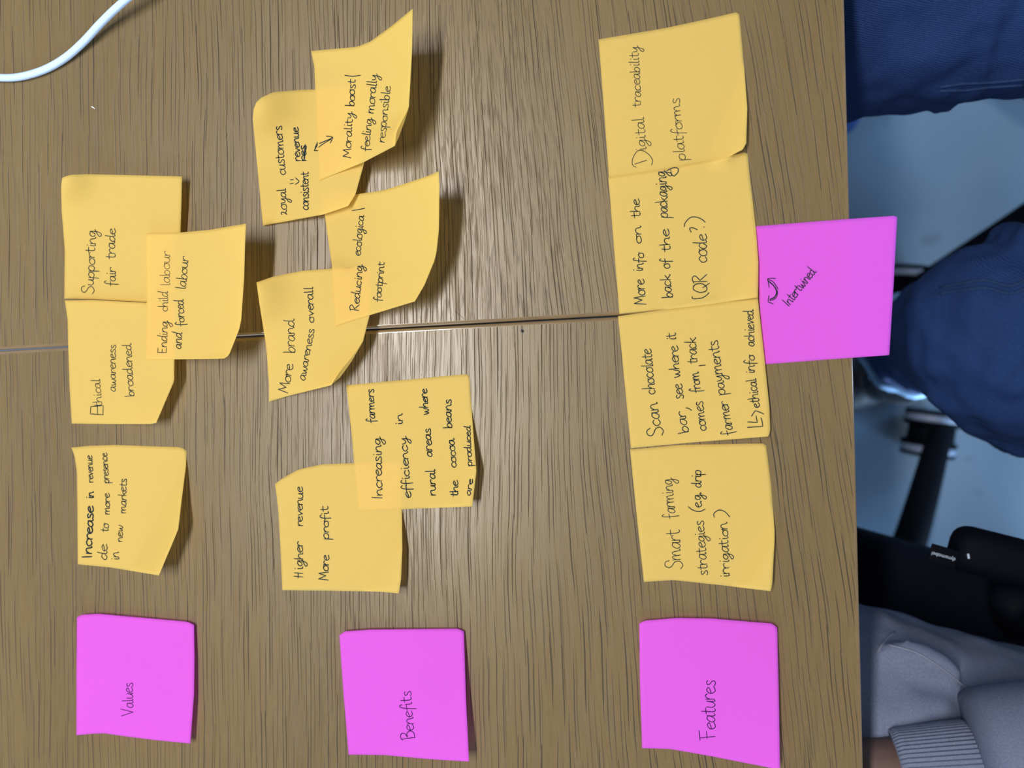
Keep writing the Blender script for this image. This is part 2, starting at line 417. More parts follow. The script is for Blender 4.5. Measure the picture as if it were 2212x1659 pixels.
# ------------------------------------------------------------------ sticky notes
PREV = []            # (bvh) of the notes already lying there
NG = 36
def resample(edge, n):
    """edge: list of pixel points -> n+1 points evenly spaced along its length"""
    P = [Vector(p) for p in edge]; cum = [0]
    for p, q in zip(P, P[1:]): cum.append(cum[-1] + (q - p).length)
    out = []
    for k in range(n + 1):
        t = cum[-1] * k / n; j = 0
        while j < len(P) - 2 and cum[j + 1] < t: j += 1
        f = (t - cum[j]) / max(1e-9, cum[j + 1] - cum[j])
        out.append(P[j].lerp(P[j + 1], min(1, max(0, f))))
    return out
def sticky(label, mat, top, right, bottom, left, hs, texts, power=1.7, curls=(), folds=(), extra=(), ink='ink', wid=2.7, flap=None, grp=None):
    """outline edges in photo pixels; hs = height above the table in mm at the four corners (TL, TR, BR, BL)"""
    T, R, B, L = (resample(e, NG) for e in (top, right, bottom, left))
    px = [[None] * (NG + 1) for _ in range(NG + 1)]; hh = [[0] * (NG + 1) for _ in range(NG + 1)]
    c00, c10, c11, c01 = T[0], T[-1], B[-1], B[0]
    floor_h = [[0] * (NG + 1) for _ in range(NG + 1)]
    for j in range(NG + 1):
        v = j / NG
        for i in range(NG + 1):
            u = i / NG
            p = (T[i] * (1 - v) + B[i] * v + L[j] * (1 - u) + R[j] * u
                 - (c00 * (1 - u) * (1 - v) + c10 * u * (1 - v) + c11 * u * v + c01 * (1 - u) * v))
            px[j][i] = p
            up = u ** power
            h = (hs[0] * (1 - v) + hs[3] * v) * (1 - up) + (hs[1] * (1 - v) + hs[2] * v) * up
            for (cx, cy, amp, sg) in curls:
                h += amp * math.exp(-((p.x - cx) ** 2 + (p.y - cy) ** 2) / sg ** 2)
            for (ax, ay, bx, by, k) in folds:      # crease from a to b; the paper right of it bends by slope k
                nx, ny = (by - ay), -(bx - ax); ln = math.hypot(nx, ny)
                dist = ((p.x - ax) * nx + (p.y - ay) * ny) / ln
                if dist > 0: h += k * dist * 0.45
            h = max(0.15, h) / 1000
            f = 0.0
            d = ray(p.x, p.y)
            for bv in PREV:
                hit = bv.ray_cast(CAM, d)
                if hit[0] is not None: f = max(f, hit[0].z - ZT + 0.0005)
            floor_h[j][i] = f; hh[j][i] = max(h, f)
    for _ in range(14):                            # relax where the sheet drapes over a lower one
        n2 = [r[:] for r in hh]
        for j in range(NG + 1):
            for i in range(NG + 1):
                nb = [hh[b][a] for a, b in ((i - 1, j), (i + 1, j), (i, j - 1), (i, j + 1)) if 0 <= a <= NG and 0 <= b <= NG]
                if floor_h[j][i] > 0 or any(floor_h[min(NG, max(0, j + dj))][min(NG, max(0, i + di))] > 0 for di in (-5, 0, 5) for dj in (-5, 0, 5)):
                    n2[j][i] = max(0.5 * hh[j][i] + 0.5 * sum(nb) / len(nb), floor_h[j][i])
        hh = n2
    bm = bmesh.new()
    V = [[bm.verts.new(onT(px[j][i].x, px[j][i].y, hh[j][i])) for i in range(NG + 1)] for j in range(NG + 1)]
    for j in range(NG):
        for i in range(NG):
            bm.faces.new((V[j][i], V[j + 1][i], V[j + 1][i + 1], V[j][i + 1]))
    bm.normal_update()
    bv = BVHTree.FromBMesh(bm)
    mid = V[NG // 2][NG // 2].co; org = Vector((mid.x, mid.y, ZT))
    o = mesh_obj('sticky_note', bm, M[mat], None, True, org)
    so = o.modifiers.new('thickness', 'SOLIDIFY'); so.thickness = 0.00012; so.offset = -1
    tag(o, label, 'sticky note', grp or ('yellow sticky notes on the tables' if mat == 'yellow' else 'pink sticky notes on the tables'))
    PREV.append(bv)
    # ink
    strokes = []
    for tx in texts:
        w = tx[6] if len(tx) > 6 else wid
        strokes += [(s, w) for s in word_strokes(*tx[:6])]
    for e in extra:
        w = wid
        if isinstance(e, tuple): e, w = e
        strokes += [(s, w) for s in e]
    ib = bmesh.new()
    for s, w in strokes:
        pts = catmull([Vector((p.x, p.y, 0)) for p in s], 5)
        ribbon = []
        for q in pts:
            hit = bv.ray_cast(CAM, ray(q.x, q.y))
            if hit[0] is None: continue
            nrm = hit[1] if hit[1].z > 0 else -hit[1]
            ribbon.append((hit[0] + nrm * 0.00012, nrm))
        if len(ribbon) < 2: continue
        hw = w * 0.36 * 0.00028; prev = None; n = len(ribbon)
        for k, (p, nrm) in enumerate(ribbon):
            t = ribbon[min(k + 1, n - 1)][0] - ribbon[max(k - 1, 0)][0]
            if t.length < 1e-7: continue
            t.normalize(); sd = t.cross(nrm).normalized()
            f = hw * (0.72 if k in (0, n - 1) else 1.0) * (0.92 + 0.16 * noise.noise(p * 900))
            if k == 0: p = p - t * hw * 0.6
            if k == n - 1: p = p + t * hw * 0.6
            a, b = ib.verts.new(p - sd * f), ib.verts.new(p + sd * f)
            if prev: ib.faces.new((prev[0], prev[1], b, a))
            prev = (a, b)
    mesh_obj('handwriting', ib, M[ink], o, False, org)
    if flap:
        fb = bmesh.new(); A, Bp = flap
        a = [fb.verts.new(onT(x, y, h / 1000)) for x, y, h in A]; b = [fb.verts.new(onT(x, y, h / 1000)) for x, y, h in Bp]
        for k in range(len(a) - 1): fb.faces.new((a[k], a[k + 1], b[k + 1], b[k]))
        mesh_obj('curled_corner', fb, M[mat], o, True, org)['label'] = 'pale underside of the corner curling over'
    return o

S = .2773
sticky('yellow sticky note reading Supporting fair trade, topmost in the left column', 'yellow',
  [(134, 384), (150, 378), (187, 376), (393, 381)], [(393, 381), (392, 430), (389, 520), (388, 655)],
  [(139, 645), (200, 646), (316, 653), (388, 655)], [(134, 384), (132, 402), (133, 455), (140, 540), (139, 645)],
  (4, 7, 4, 0.4), [('Supporting'.replace('S', 'S'), 201, 635, 208, 497, 12.5, 2.6), ('fair', 249, 618, 250, 578, 12, 2.6), ('trade', 249, 560, 249, 494, 12, 2.6)],
  curls=[(132, 384, 13, 62)])
sticky('yellow sticky note reading Ethical awareness broadened, across the left end of the table joint', 'yellow',
  [(140, 649), (200, 648), (316, 654), (378, 658)], [(378, 658), (377, 740), (376, 823), (337, 914)],
  [(155, 915), (230, 916), (324, 916), (337, 914)], [(140, 649), (146, 690), (147, 740), (150, 830), (155, 915)],
  (3, 9, 11, 0.4), [('thical', 221, 879, 216, 819, 10, 2.3), ('awareness', 250, 846, 250, 744, 10, 2.4), ('broadened', 290, 857, 283, 742, 11, 2.5)],
  extra=[zoomed(100, 640, .3737, "330 685 255 680|255 680 258 638|258 638 326 632|330 632 328 682|296 684 296 630")])
sticky('yellow sticky note reading Ending child labour and forced labour, overlapping two notes', 'yellow',
  [(315, 504), (392, 502), (455, 496), (531, 483)], [(531, 483), (529, 532), (527, 600), (521, 690), (517, 710), (494, 768), (484, 774)],
  [(314, 777), (400, 776), (470, 775), (484, 774)], [(315, 504), (317, 640), (314, 777)],
  (7.6, 27, 24, 7), [('Ending', 359, 763, 363, 694, 11, 2.4), ('child', 362, 673, 363, 630, 11, 2.0), ('labour', 367, 618, 367, 542, 11.5, 1.7), ('and', 391, 754, 394, 719, 11), ('forced', 399, 704, 396, 647, 11), ('labour', 401, 626, 408, 555, 11.5, 2.4)])
sticky('yellow sticky note reading Increase in revenue, above the left pink note', 'yellow',
  [(154, 967), (190, 963), (250, 961), (300, 963), (390, 966), (403, 974)], [(403, 974), (401, 1010), (392, 1080), (385, 1142), (380, 1155), (343, 1243)],
  [(168, 1219), (240, 1226), (343, 1243)], [(154, 967), (161, 985), (166, 1020), (167, 1100), (168, 1219)],
  (3, 11, 15, 0.4), [('Increase', 198, 1205, 202, 1094, 11, 4.6), ('in', 202, 1077, 202, 1062, 9, 4.0), ('revenue', 202, 1042, 199, 984, 9, 2.8), ('de', 231, 1210, 232, 1176, 11, 2.8), ('to', 234, 1150, 235, 1131, 10, 2.8),
  ('more', 237, 1112, 237, 1066, 9, 2.8), ('presence', 236, 1044, 231, 978, 9, 2.8), ('in', 257, 1210, 257, 1192, 10), ('new', 264, 1171, 266, 1135, 9), ('markets', 272, 1109, 274, 1034, 10)],
  folds=[(328, 1240, 378, 1160, -0.35)])
sticky('pink sticky note reading Values, leftmost of the pink notes', 'pink',
  [(166, 1334), (175, 1328), (212, 1326), (235, 1328), (290, 1333), (405, 1343), (419, 1350)], [(419, 1350), (420, 1420), (419, 1500), (411, 1606)],
  [(165, 1588), (200, 1585), (225, 1584), (260, 1589), (330, 1598), (411, 1606)], [(166, 1334), (165, 1460), (165, 1588)],
  (3, 2.5, 5, 3), [('Values', 288, 1545, 286, 1474, 13.5, 2.4)], ink='ink_violet', curls=[(225, 1450, 2.0, 70)])
sticky('yellow sticky note reading More brand awareness overall, at the middle of the table joint', 'yellow',
  [(554, 610), (591, 597), (652, 585), (717, 580), (802, 574)], [(802, 574), (801, 630), (798, 682), (784, 737), (775, 753), (732, 805), (715, 832)],
  [(581, 868), (620, 856), (715, 832)], [(554, 610), (561, 660), (575, 749), (581, 829), (581, 868)],
  (9, 9, 16, 1), [('More', 622, 849, 634, 788, 12), ('brand', 637, 764, 635, 689, 13, 2.4), ('awareness', 659, 823, 679, 711, 10), ('overall', 678, 697, 676, 620, 10)],
  curls=[(552, 640, 11, 62)], flap=([(784, 737, 15), (755, 778, 15), (727, 806, 15), (715, 832, 15)], [(784, 737, 14), (760, 780, 13), (735, 815, 12), (715, 832, 12)]))
sticky('yellow sticky note reading Reducing ecological footprint, right edge curling high off the table', 'yellow',
  [(695, 430), (768, 420), (828, 411), (876, 396), (924, 380), (947, 370)], [(947, 370), (949, 398), (948, 494), (943, 542), (939, 561), (917, 615), (896, 651)],
  [(724, 705), (798, 681), (896, 651)], [(695, 430), (701, 463), (717, 574), (724, 705)],
  (2, 30, 22, 10), [('Reducing', 775, 672, 784, 573, 10), ('ecologica', 779, 553, 786, 466, 10), ('footprint', 822, 652, 831, 567, 9)],
  extra=[zoomed(540, 350, .31954, "690 328 735 322 778 312")])
sticky('yellow sticky note reading Loyal customers, curled at its top left corner', 'yellow',
  [(548, 236), (553, 222), (562, 212), (590, 199), (650, 194), (681, 193), (812, 184)], [(812, 184), (806, 270), (786, 354), (768, 419), (752, 445)],
  [(568, 487), (620, 478), (700, 463), (752, 445)], [(548, 236), (546, 256), (550, 300), (556, 362), (568, 487)],
  (6, 7, 10, 2), [('2oyal', 620, 465, 617, 407, 11), ('customers', 617, 378, 608, 271, 11.5), ('consistent', 667, 454, 666, 371, 10.5, 3.0), ('revenue', 649, 348, 644, 275, 9.5, 3.0), ('res', 662, 348, 661, 313, 10, 3.2)],
  curls=[(552, 225, 16, 72)],
  extra=[zoomed(530, 0, .30143, "320 1318 345 1312|322 1290 345 1287|358 1322 384 1300 358 1274|424 1152 430 1034|420 1140 428 1040|495 1080 508 1040 523 1012|495 1080 543 1080|495 1079 515 1042 528 1025")])
sticky('yellow sticky note reading Morality boost, uppermost corner curling high off the table', 'yellow',
  [(672, 110), (740, 104), (771, 101), (801, 89), (846, 56), (891, 19)], [(891, 19), (890, 105), (883, 232), (856, 285), (853, 315)],
  [(689, 390), (740, 369), (786, 350), (853, 315)], [(672, 110), (679, 145), (681, 193), (684, 241), (689, 390)],
  (8, 36, 27, 6), [('Morality', 758, 341, 762, 243, 10), ('boost', 765, 231, 768, 172, 10, 2.9), ('feeling', 797, 327, 804, 256, 10), ('morally', 807, 246, 816, 161, 11), ('responsible', 831, 309, 844, 187, 10.5)],
  extra=[zoomed(530, 0, .30143, "712 540 770 547 826 540|528 1030 570 1012 600 1000 624 988|628 985 605 978 580 976|628 985 618 1008 608 1026|500 1076 560 1030 615 998")],
  flap=([(883, 232, 27), (868, 260, 27), (856, 285, 27), (853, 315, 26)], [(883, 232, 26), (873, 265, 23), (862, 295, 22), (853, 315, 22)]))
sticky('yellow sticky note reading Higher revenue More profit, near the middle pink note', 'yellow',
  [(594, 1045), (612, 1032), (645, 1014), (695, 1003), (770, 1000), (868, 996)], [(868, 996), (868, 1100), (869, 1187), (866, 1254), (861, 1282)],
  [(610, 1275), (700, 1276), (820, 1278), (861, 1282)], [(594, 1045), (601, 1100), (606, 1190), (610, 1275)],
  (5, 5, 9, 0.4), [('Higher', 654, 1248, 654, 1169, 10.5, 3.0), ('revenue', 654, 1137, 654, 1052, 10, 3.0), ('More', 709, 1253, 711, 1200, 11, 3.0), ('profit', 711, 1166, 709, 1093, 10, 3.0)],
  curls=[(598, 1035, 10, 58)], folds=[(823, 1279, 869, 1192, -0.30)])
sticky('yellow sticky note reading Increasing farmers efficiency, overlapping the Higher revenue note', 'yellow',
  [(748, 832), (880, 820), (1006, 808), (1014, 812)], [(1014, 812), (1021, 919), (1029, 1017), (1020, 1094)],
  [(774, 1104), (870, 1100), (1020, 1094)], [(748, 832), (760, 944), (774, 1104)],
  (1.0, 8, 11, 5), [('Increasing', 826, 1078, 823, 945, 11.5, 3.0), ('farmers', 810, 913, 807, 840, 10, 3.0), ('efficiency', 888, 1076, 878, 944, 10.5, 3.0), ('in', 870, 918, 869, 893, 9.5, 3.2), ('rural', 942, 1071, 939, 1014, 10.5, 3.2),
  ('areas', 934, 987, 930, 925, 10.5, 3.2), ('where', 926, 896, 922, 840, 9.5, 3.2), ('the', 990, 1073, 989, 1038, 10, 3.4), ('cocoa', 987, 1010, 981, 948, 10.5, 3.2), ('beans', 976, 926, 974, 862, 10, 3.2),
  ('are', 1016, 1071, 1022, 1036, 7.5, 3.0), ('produced', 1020, 1007, 1016, 920, 8, 3.2)], folds=[(990, 1095, 1029, 1022, -0.25)])
sticky('pink sticky note reading Benefits, second of the three lower pink notes', 'pink',
  [(733, 1372), (745, 1364), (800, 1360), (990, 1358), (1002, 1364)], [(1002, 1364), (1006, 1495), (1013, 1645)],
  [(753, 1630), (830, 1631), (930, 1640), (1013, 1645)], [(733, 1372), (742, 1500), (753, 1630)],
  (3, 2, 11, 0.4), [('Benefits', 895, 1596, 888, 1492, 14, 2.5)], ink='ink_violet', curls=[(915, 1510, 1.6, 40)])
sticky('pink sticky note reading Intertwined, hanging over the table edge', 'pink',
  [(1629, 489), (1780, 477), (1934, 466), (1938, 469)], [(1938, 469), (1930, 620), (1921, 767)],
  [(1651, 787), (1780, 777), (1921, 767)], [(1629, 489), (1640, 640), (1651, 787)],
  (0.3, 0.6, 0.6, 0.3), [('Intertwined', 1704, 663, 1763, 587, 11.5, 2.6)], ink='ink',
  extra=[(zoomed(1620, 450, .2109, "180 722 220 716 262 720|180 722 188 765 197 812|186 728 235 752 265 790 288 832|278 840 282 870 268 912 240 935 200 946|185 960 188 925 196 893|185 960 210 968 238 980"), 2.4),
         (zoomed(1620, 450, .2109, "192 748 240 790 268 835 272 870 250 910 204 934"), 3.6)])
sticky('yellow sticky note reading Scan chocolate bar, third of the right column', 'yellow',
  [(1335, 683), (1462, 665), (1637, 644)], [(1637, 644), (1651, 770), (1662, 879), (1664, 933), (1659, 943)],
  [(1363, 968), (1505, 955), (1659, 943)], [(1335, 683), (1349, 825), (1363, 968)],
  (0.3, 3, 5, 0.3), [('Scan', 1431, 940, 1419, 869, 16), ('chocolate', 1416, 851, 1406, 754, 14), ('bar', 1488, 935, 1478, 887, 13), ('see', 1477, 862, 1473, 829, 14), ('where', 1469, 816, 1464, 747, 13), ('it', 1460, 735, 1459, 718, 12),
  ('comes', 1527, 930, 1518, 866, 13), ('from', 1514, 848, 1508, 803, 12.5), ('track', 1506, 786, 1503, 729, 13.5), ('farmer', 1584, 938, 1571, 865, 13), ('payments', 1567, 853, 1550, 734, 13.5), ('ethical', 1641, 880, 1633, 817, 12), ('info', 1630, 807, 1629, 767, 12), ('achieved', 1630, 748, 1627, 669, 12)],
  extra=[zoomed(1310, 640, .21702, "790 1110 820 1118 848 1136|918 692 950 688 985 685|1402 1305 1480 1300 1555 1295|1555 1295 1550 1250 1540 1210|1405 1250 1450 1253 1500 1256|1500 1256 1495 1220 1488 1190|1445 1195 1462 1165 1482 1138|1482 1138 1530 1155 1565 1172")])
sticky('yellow sticky note reading Digital traceability platforms, topmost in the right column', 'yellow',
  [(1293, 85), (1435, 61), (1528, 41), (1592, 26), (1597, 31)], [(1597, 31), (1608, 151), (1614, 233), (1612, 310), (1604, 323)],
  [(1316, 391), (1480, 368), (1576, 338), (1604, 323)], [(1293, 85), (1304, 230), (1316, 391)],
  (0.4, 5, 7, 0.3), [('igital', 1396, 325, 1391, 253, 13.5, 2.0), ('traceability', 1385, 231, 1379, 100, 12, 2.0), ('platforms', 1481, 347, 1467, 211, 13.5, 2.0)],
  extra=[(zoomed(1270, 10, .2351, "445 1496 412 1475 410 1420 450 1350 500 1342 560 1378 594 1430 585 1476|430 1466 485 1448 540 1430"), 2.0)], folds=[(1575, 340, 1613, 258, -0.22)])
sticky('yellow sticky note reading More info on the back, second of the right column', 'yellow',
  [(1314, 383), (1420, 367), (1550, 343), (1609, 329), (1615, 332)], [(1615, 332), (1625, 428), (1633, 494), (1638, 565), (1637, 643)],
  [(1338, 678), (1472, 665), (1637, 643)], [(1314, 383), (1326, 530), (1338, 678)],
  (0.8, 6, 5.5, 0.8), [('More', 1396, 657, 1391, 603, 14), ('info', 1388, 587, 1391, 546, 12), ('on', 1386, 526, 1384, 488, 11), ('the', 1383, 470, 1381, 430, 11.5), ('back', 1453, 644, 1447, 593, 13), ('of', 1447, 580, 1446, 559, 12), ('the', 1448, 544, 1445, 495, 12.5),
  ('packaging', 1443, 471, 1438, 369, 14), ('QR', 1529, 634, 1527, 591, 16), ('code', 1527, 568, 1526, 506, 16.5)],
  extra=[zoomed(1290, 320, .21704, "945 1478 955 1500 1040 1492 1088 1465 1114 1438|936 838 920 802 948 792 996 812|1061 785 1066 787|868 782 878 740 930 690 990 688 1040 708 1076 738|690 225 760 195 805 205 800 245 765 280|765 280 740 262 732 215")],
  folds=[(1600, 646, 1638, 585, -0.12)])
sticky('yellow sticky note reading Smart farming strategies, lowest in the right column', 'yellow',
  [(1361, 971), (1470, 961), (1648, 958), (1655, 962)], [(1655, 962), (1666, 1048), (1673, 1146), (1673, 1168), (1668, 1265), (1664, 1277)],
  [(1391, 1257), (1455, 1253), (1557, 1264), (1664, 1277)], [(1361, 971), (1375, 1110), (1391, 1257)],
  (0.4, 4, 8, 0.8), [('Smart', 1472, 1229, 1468, 1143, 17, 2.2), ('farming', 1459, 1119, 1452, 1033, 14.5, 2.2), ('strategies', 1529, 1243, 1520, 1124, 13.5, 2.4), ('e.g.', 1516, 1096, 1514, 1062, 12.5), ('drip', 1515, 1053, 1514, 1015, 12), ('irrigation', 1576, 1247, 1571, 1128, 12.5, 2.5)],
  extra=[zoomed(1340, 940, .217, "675 710 720 745 790 760 845 735|935 818 932 780 980 746 1040 762 1090 815")], folds=[(1623, 1271, 1673, 1180, -0.28)])
sticky('pink sticky note reading Features, rightmost of the three lower pink notes', 'pink',
  [(1381, 1347), (1391, 1341), (1462, 1335), (1534, 1336), (1669, 1347), (1679, 1356)], [(1679, 1356), (1682, 1483), (1685, 1664)],
  [(1387, 1616), (1448, 1618), (1534, 1633), (1656, 1657), (1685, 1664)], [(1381, 1347), (1382, 1463), (1387, 1616)],
  (3, 3, 9, 0.4), [('Features', 1545, 1594, 1544, 1469, 18, 2.5)], ink='ink_violet')

# ------------------------------------------------------------------ cable and small bits on the table
bm = bmesh.new()
cp = [(-120, 160, 2.4), (-50, 166, 2.4), (0, 168, 2.4), (36, 167, 2.4), (72, 159, 2.4), (108, 145, 2.4), (145, 122, 3.0), (181, 90, 4.5), (217, 51, 7), (253, 16, 10), (300, -22, 12), (380, -70, 9), (470, -110, 3), (560, -130, 2.4)]
pts = [onT(x, y, h / 1000) for x, y, h in cp]
tube(bm, pts, [0.00235] * len(pts), 14, 8)
tag(mesh_obj('cable', bm, M['cable'], None, True, Vector((pts[3].x, pts[3].y, ZT))), 'pale blue white cable crossing the top left corner of the table', 'cable')
def bit(name, pts, r, mat, label, cat):
    bm = bmesh.new(); P = [onT(x, y, 0.0001 + r) for x, y in pts]; tube(bm, P, [r * 0.6] + [r] * (len(P) - 2) + [r * 0.6], 6, 3)
    tag(mesh_obj(name, bm, mat, None, True, Vector((P[0].x, P[0].y, ZT))), label, cat)
bit('lint', [(197, 230), (201, 232), (205, 235)], 0.00035, M['white'], 'tiny white lint on the oak below the cable', 'lint')
bit('hair', [(983, 672), (990, 678), (997, 684), (1005, 691)], 0.00008, M['ink'], 'short dark hair lying by the table joint', 'hair')
bit('crumb', [(1126, 713), (1128, 715), (1130, 715)], 0.0009, M['shoe'], 'tiny dark crumb just below the table joint', 'crumb')

# ------------------------------------------------------------------ chairs
def caster(parent, pos, ang):
    r = 0.036; d = Vector((math.cos(ang), math.sin(ang), 0)); n = Vector((-d.y, d.x, 0)); p = Vector((pos.x, pos.y, 0))
    hb = bmesh.new(); tube(hb, [p + Vector((0, 0, 0.04)), p + Vector((0, 0, 0.070))], [0.014, 0.012], 14, 1)
    tube(hb, [p - n * 0.010 + Vector((0, 0, 0.040)), p + n * 0.010 + Vector((0, 0, 0.040))], [0.030, 0.030], 24, 1)
    c = mesh_obj('caster', hb, M['black'], parent, True, p)
    for s_ in (-1, 1):
        def disc(name, o0_, o1_, ra, rb, mat):
            wb = bmesh.new(); a = p + n * (o0_ * s_) + Vector((0, 0, r)); b = p + n * (o1_ * s_) + Vector((0, 0, r))
            tube(wb, [a, a.lerp(b, 0.15), a.lerp(b, 0.85), b], [ra * 0.95, ra, rb, rb * 0.95], 28, 1)
            mesh_obj(name, wb, mat, c, True, p)
        disc('wheel', 0.011, 0.017, r, r, M['black'])
        disc('wheel_band', 0.0168, 0.0272, r * 0.985, r * 0.985, M['greyplastic'])
        disc('wheel_rim', 0.027, 0.032, r, r * 0.97, M['black'])
def office_chair(label, ctr, first_caster, seat_ang, seat_z):
    """five-armed swivel chair; the first caster is where the photo shows it"""
    t = empty('office_chair', (ctr.x, ctr.y, 0), label, 'chair')
    v = Vector((first_caster.x - ctr.x, first_caster.y - ctr.y, 0)); R0 = v.length; a0 = math.atan2(v.y, v.x)
    for k in range(5):
        a = a0 + k * 2 * math.pi / 5; d = Vector((math.cos(a), math.sin(a), 0)); c = Vector((ctr.x, ctr.y, 0))
        lb = bmesh.new()
        tube(lb, [c + d * 0.02 + Vector((0, 0, 0.105)), c + d * R0 * 0.55 + Vector((0, 0, 0.095)), c + d * (R0 - 0.01) + Vector((0, 0, 0.072)), c + d * (R0 + 0.014) + Vector((0, 0, 0.066))],
             [(0.026, 0.022), (0.021, 0.017), (0.016, 0.012), (0.008, 0.006)], 16, 6)
        mesh_obj('base_arm', lb, M['black'], t, True, c)
        caster(t, c + d * R0, a + 0.5 if k else -0.12)
    cb = bmesh.new(); tube(cb, [(ctr.x, ctr.y, 0.08), (ctr.x, ctr.y, 0.14), (ctr.x, ctr.y, 0.15), (ctr.x, ctr.y, seat_z - 0.06)], [0.04, 0.036, 0.026, 0.024], 20, 1)
    mesh_obj('gas_column', cb, M['steel'], t, True, Vector((ctr.x, ctr.y, 0)))
    sx = Vector((math.cos(seat_ang), math.sin(seat_ang), 0)); sy = Vector((-sx.y, sx.x, 0))
    return t, sx, sy
def slab(bm, c, sx, sy, lx, ly, z0, z1, rc, n=8, crown=0.006):
    """rounded cushion: half sizes lx, ly, corner radius rc"""
    lay = [(z0, 0.012), (z0 + 0.008, 0.0), (z1 - 0.016, 0.0), (z1 - 0.005, 0.006), (z1, 0.02)]
    rings = []
    for z, ins in lay:
        ring = []
        for q, (ax, ay) in enumerate(((1, 1), (-1, 1), (-1, -1), (1, -1))):
            for k in range(n + 1):
                a = (q + k / n) * math.pi / 2; r = rc - ins
                x = ax * (lx - rc) + math.cos(a) * r; y = ay * (ly - rc) + math.sin(a) * r
                ring.append(bm.verts.new(c + sx * x + sy * y + Vector((0, 0, z))))
        rings.append(ring)
    m = len(rings[0])
    for a, b in zip(rings, rings[1:]):
        for k in range(m): bm.faces.new((a[k], a[(k + 1) % m], b[(k + 1) % m], b[k]))
    bm.faces.new(rings[0][::-1])
    top = bm.verts.new(c + Vector((0, 0, z1 + crown)))
    for k in range(m): bm.faces.new((rings[-1][k], rings[-1][(k + 1) % m], top))

def proj(o, px_path, z_off=0.001):
    """lay a line of photo points onto the surface of a finished mesh"""
    dg = bpy.context.evaluated_depsgraph_get(); dg.update(); ev = o.evaluated_get(dg); me = ev.to_mesh()
    mw = o.matrix_world
    bv = BVHTree.FromPolygons([mw @ v.co for v in me.vertices], [tuple(p.vertices) for p in me.polygons])
    out = []
    for x, y in px_path:
        h = bv.ray_cast(CAM, ray(x, y))
        if h[0] is not None: out.append(h[0] + (h[1] if h[1].dot(ray(x, y)) < 0 else -h[1]) * z_off)
    ev.to_mesh_clear()
    return out
def seam(name, parent, target, px_path, r, mat, label=None):
    P = catmull([Vector((x, y, 0)) for x, y in px_path], 6)
    pts = proj(target, [(p.x, p.y) for p in P], r * 0.2)
    if len(pts) < 3: return None
    bm = bmesh.new(); tube(bm, pts, [r] * len(pts), 8, 1)
    o = mesh_obj(name, bm, mat, parent, True, wloc(parent))
    if label: o['label'] = label
    return o
bpy.context.view_layer.update()

# chair and person at the top right (blue jeans)
cA = at(1958, 628, 0.03); dirA = (at(2212, 478, 0.085) - at(2000, 612, 0.075)); dirA.z = 0; dirA.normalize()
ctrA = Vector((cA.x, cA.y, 0)) + dirA * 0.30
tA, sx, sy = office_chair('black office chair of the person in jeans, only a base arm and caster showing', ctrA, cA, math.pi, 0.43)
sb = bmesh.new(); slab(sb, Vector((ctrA.x + 0.08, ctrA.y, 0)), sx, sy, 0.23, 0.24, 0.385, 0.43, 0.07)
mesh_obj('seat', sb, M['seatcloth'], tA, True, Vector((ctrA.x, ctrA.y, 0)))
kb = bmesh.new(); box(kb, (ctrA.x + 0.42, ctrA.y - 0.2, 0.5), (ctrA.x + 0.46, ctrA.y + 0.2, 0.95)); bmesh.ops.bevel(kb, geom=kb.edges[:], offset=0.018, segments=3, profile=0.5, affect='EDGES')
mesh_obj('backrest', kb, M['seatcloth'], tA, True, Vector((ctrA.x, ctrA.y, 0)))

pA = empty('person', (ctrA.x, ctrA.y, 0), 'seated person in blue jeans, thighs and one shin showing right of the table', 'person')
jb = bmesh.new(); V3 = Vector
e1_, e2_ = at(2212, 185, 0.60), at(1880, 240, 0.60)
tube(jb, [V3((ctrA.x + 0.10, ctrA.y + 0.06, 0.545)), V3((0.42, e1_.y + 0.085, 0.575)), V3((e1_.x, e1_.y + 0.083, 0.595)), V3((e2_.x, e2_.y + 0.080, 0.595)), V3((0.075, e2_.y + 0.085, 0.575)), V3((0.10, e2_.y + 0.115, 0.45)), V3((0.20, e2_.y + 0.160, 0.26)), V3((0.25, e2_.y + 0.175, 0.10))],
     [0.095, 0.090, 0.086, 0.082, 0.074, 0.070, 0.068, 0.072], 28, 6)
k0, k1, k2, k3, k4, k5 = at(2345, 745, 0.53), at(2212, 716, 0.545), at(2128, 706, 0.535), at(2078, 722, 0.45), at(2028, 730, 0.36), at(1976, 744, 0.235)
tube(jb, [V3((ctrA.x + 0.10, ctrA.y - 0.08, 0.545)), k0, k1, k2, k3, k4, k5],
     [0.095, 0.082, 0.074, 0.062, 0.057, 0.055, 0.055], 28, 6)
tube(jb, [V3((ctrA.x + 0.12, ctrA.y - 0.12, 0.55)), V3((ctrA.x + 0.14, ctrA.y, 0.56)), V3((ctrA.x + 0.12, ctrA.y + 0.12, 0.55))], [(0.10, 0.085), (0.12, 0.09), (0.10, 0.085)], 24, 5)
# gathered folds round the knees
def fold(c, axis, R, r, a0=0.0, a1=6.283):
    ax_ = Vector(axis).normalized(); p_ = ax_.cross(Vector((0, 0, 1))).normalized(); q_ = ax_.cross(p_)
    n_ = 26; pts_ = [c + (p_ * math.cos(a0 + (a1 - a0) * k / n_) + q_ * math.sin(a0 + (a1 - a0) * k / n_)) * R for k in range(n_ + 1)]
    rr_ = [r * (0.35 + 0.65 * math.sin(math.pi * k / n_)) for k in range(n_ + 1)]
    tube(jb, pts_, rr_, 10, 1)
fold(at(2114, 712, 0.525), (1, -0.06, 0.25), 0.058, 0.0100)
fold(at(2086, 712, 0.485), (1, 0.10, 0.55), 0.055, 0.0085)
fold(at(2150, 712, 0.538), (1, -0.42, 0.2), 0.064, 0.0125)
fold(at(2192, 712, 0.546), (1, -0.40, 0.1), 0.070, 0.0120)
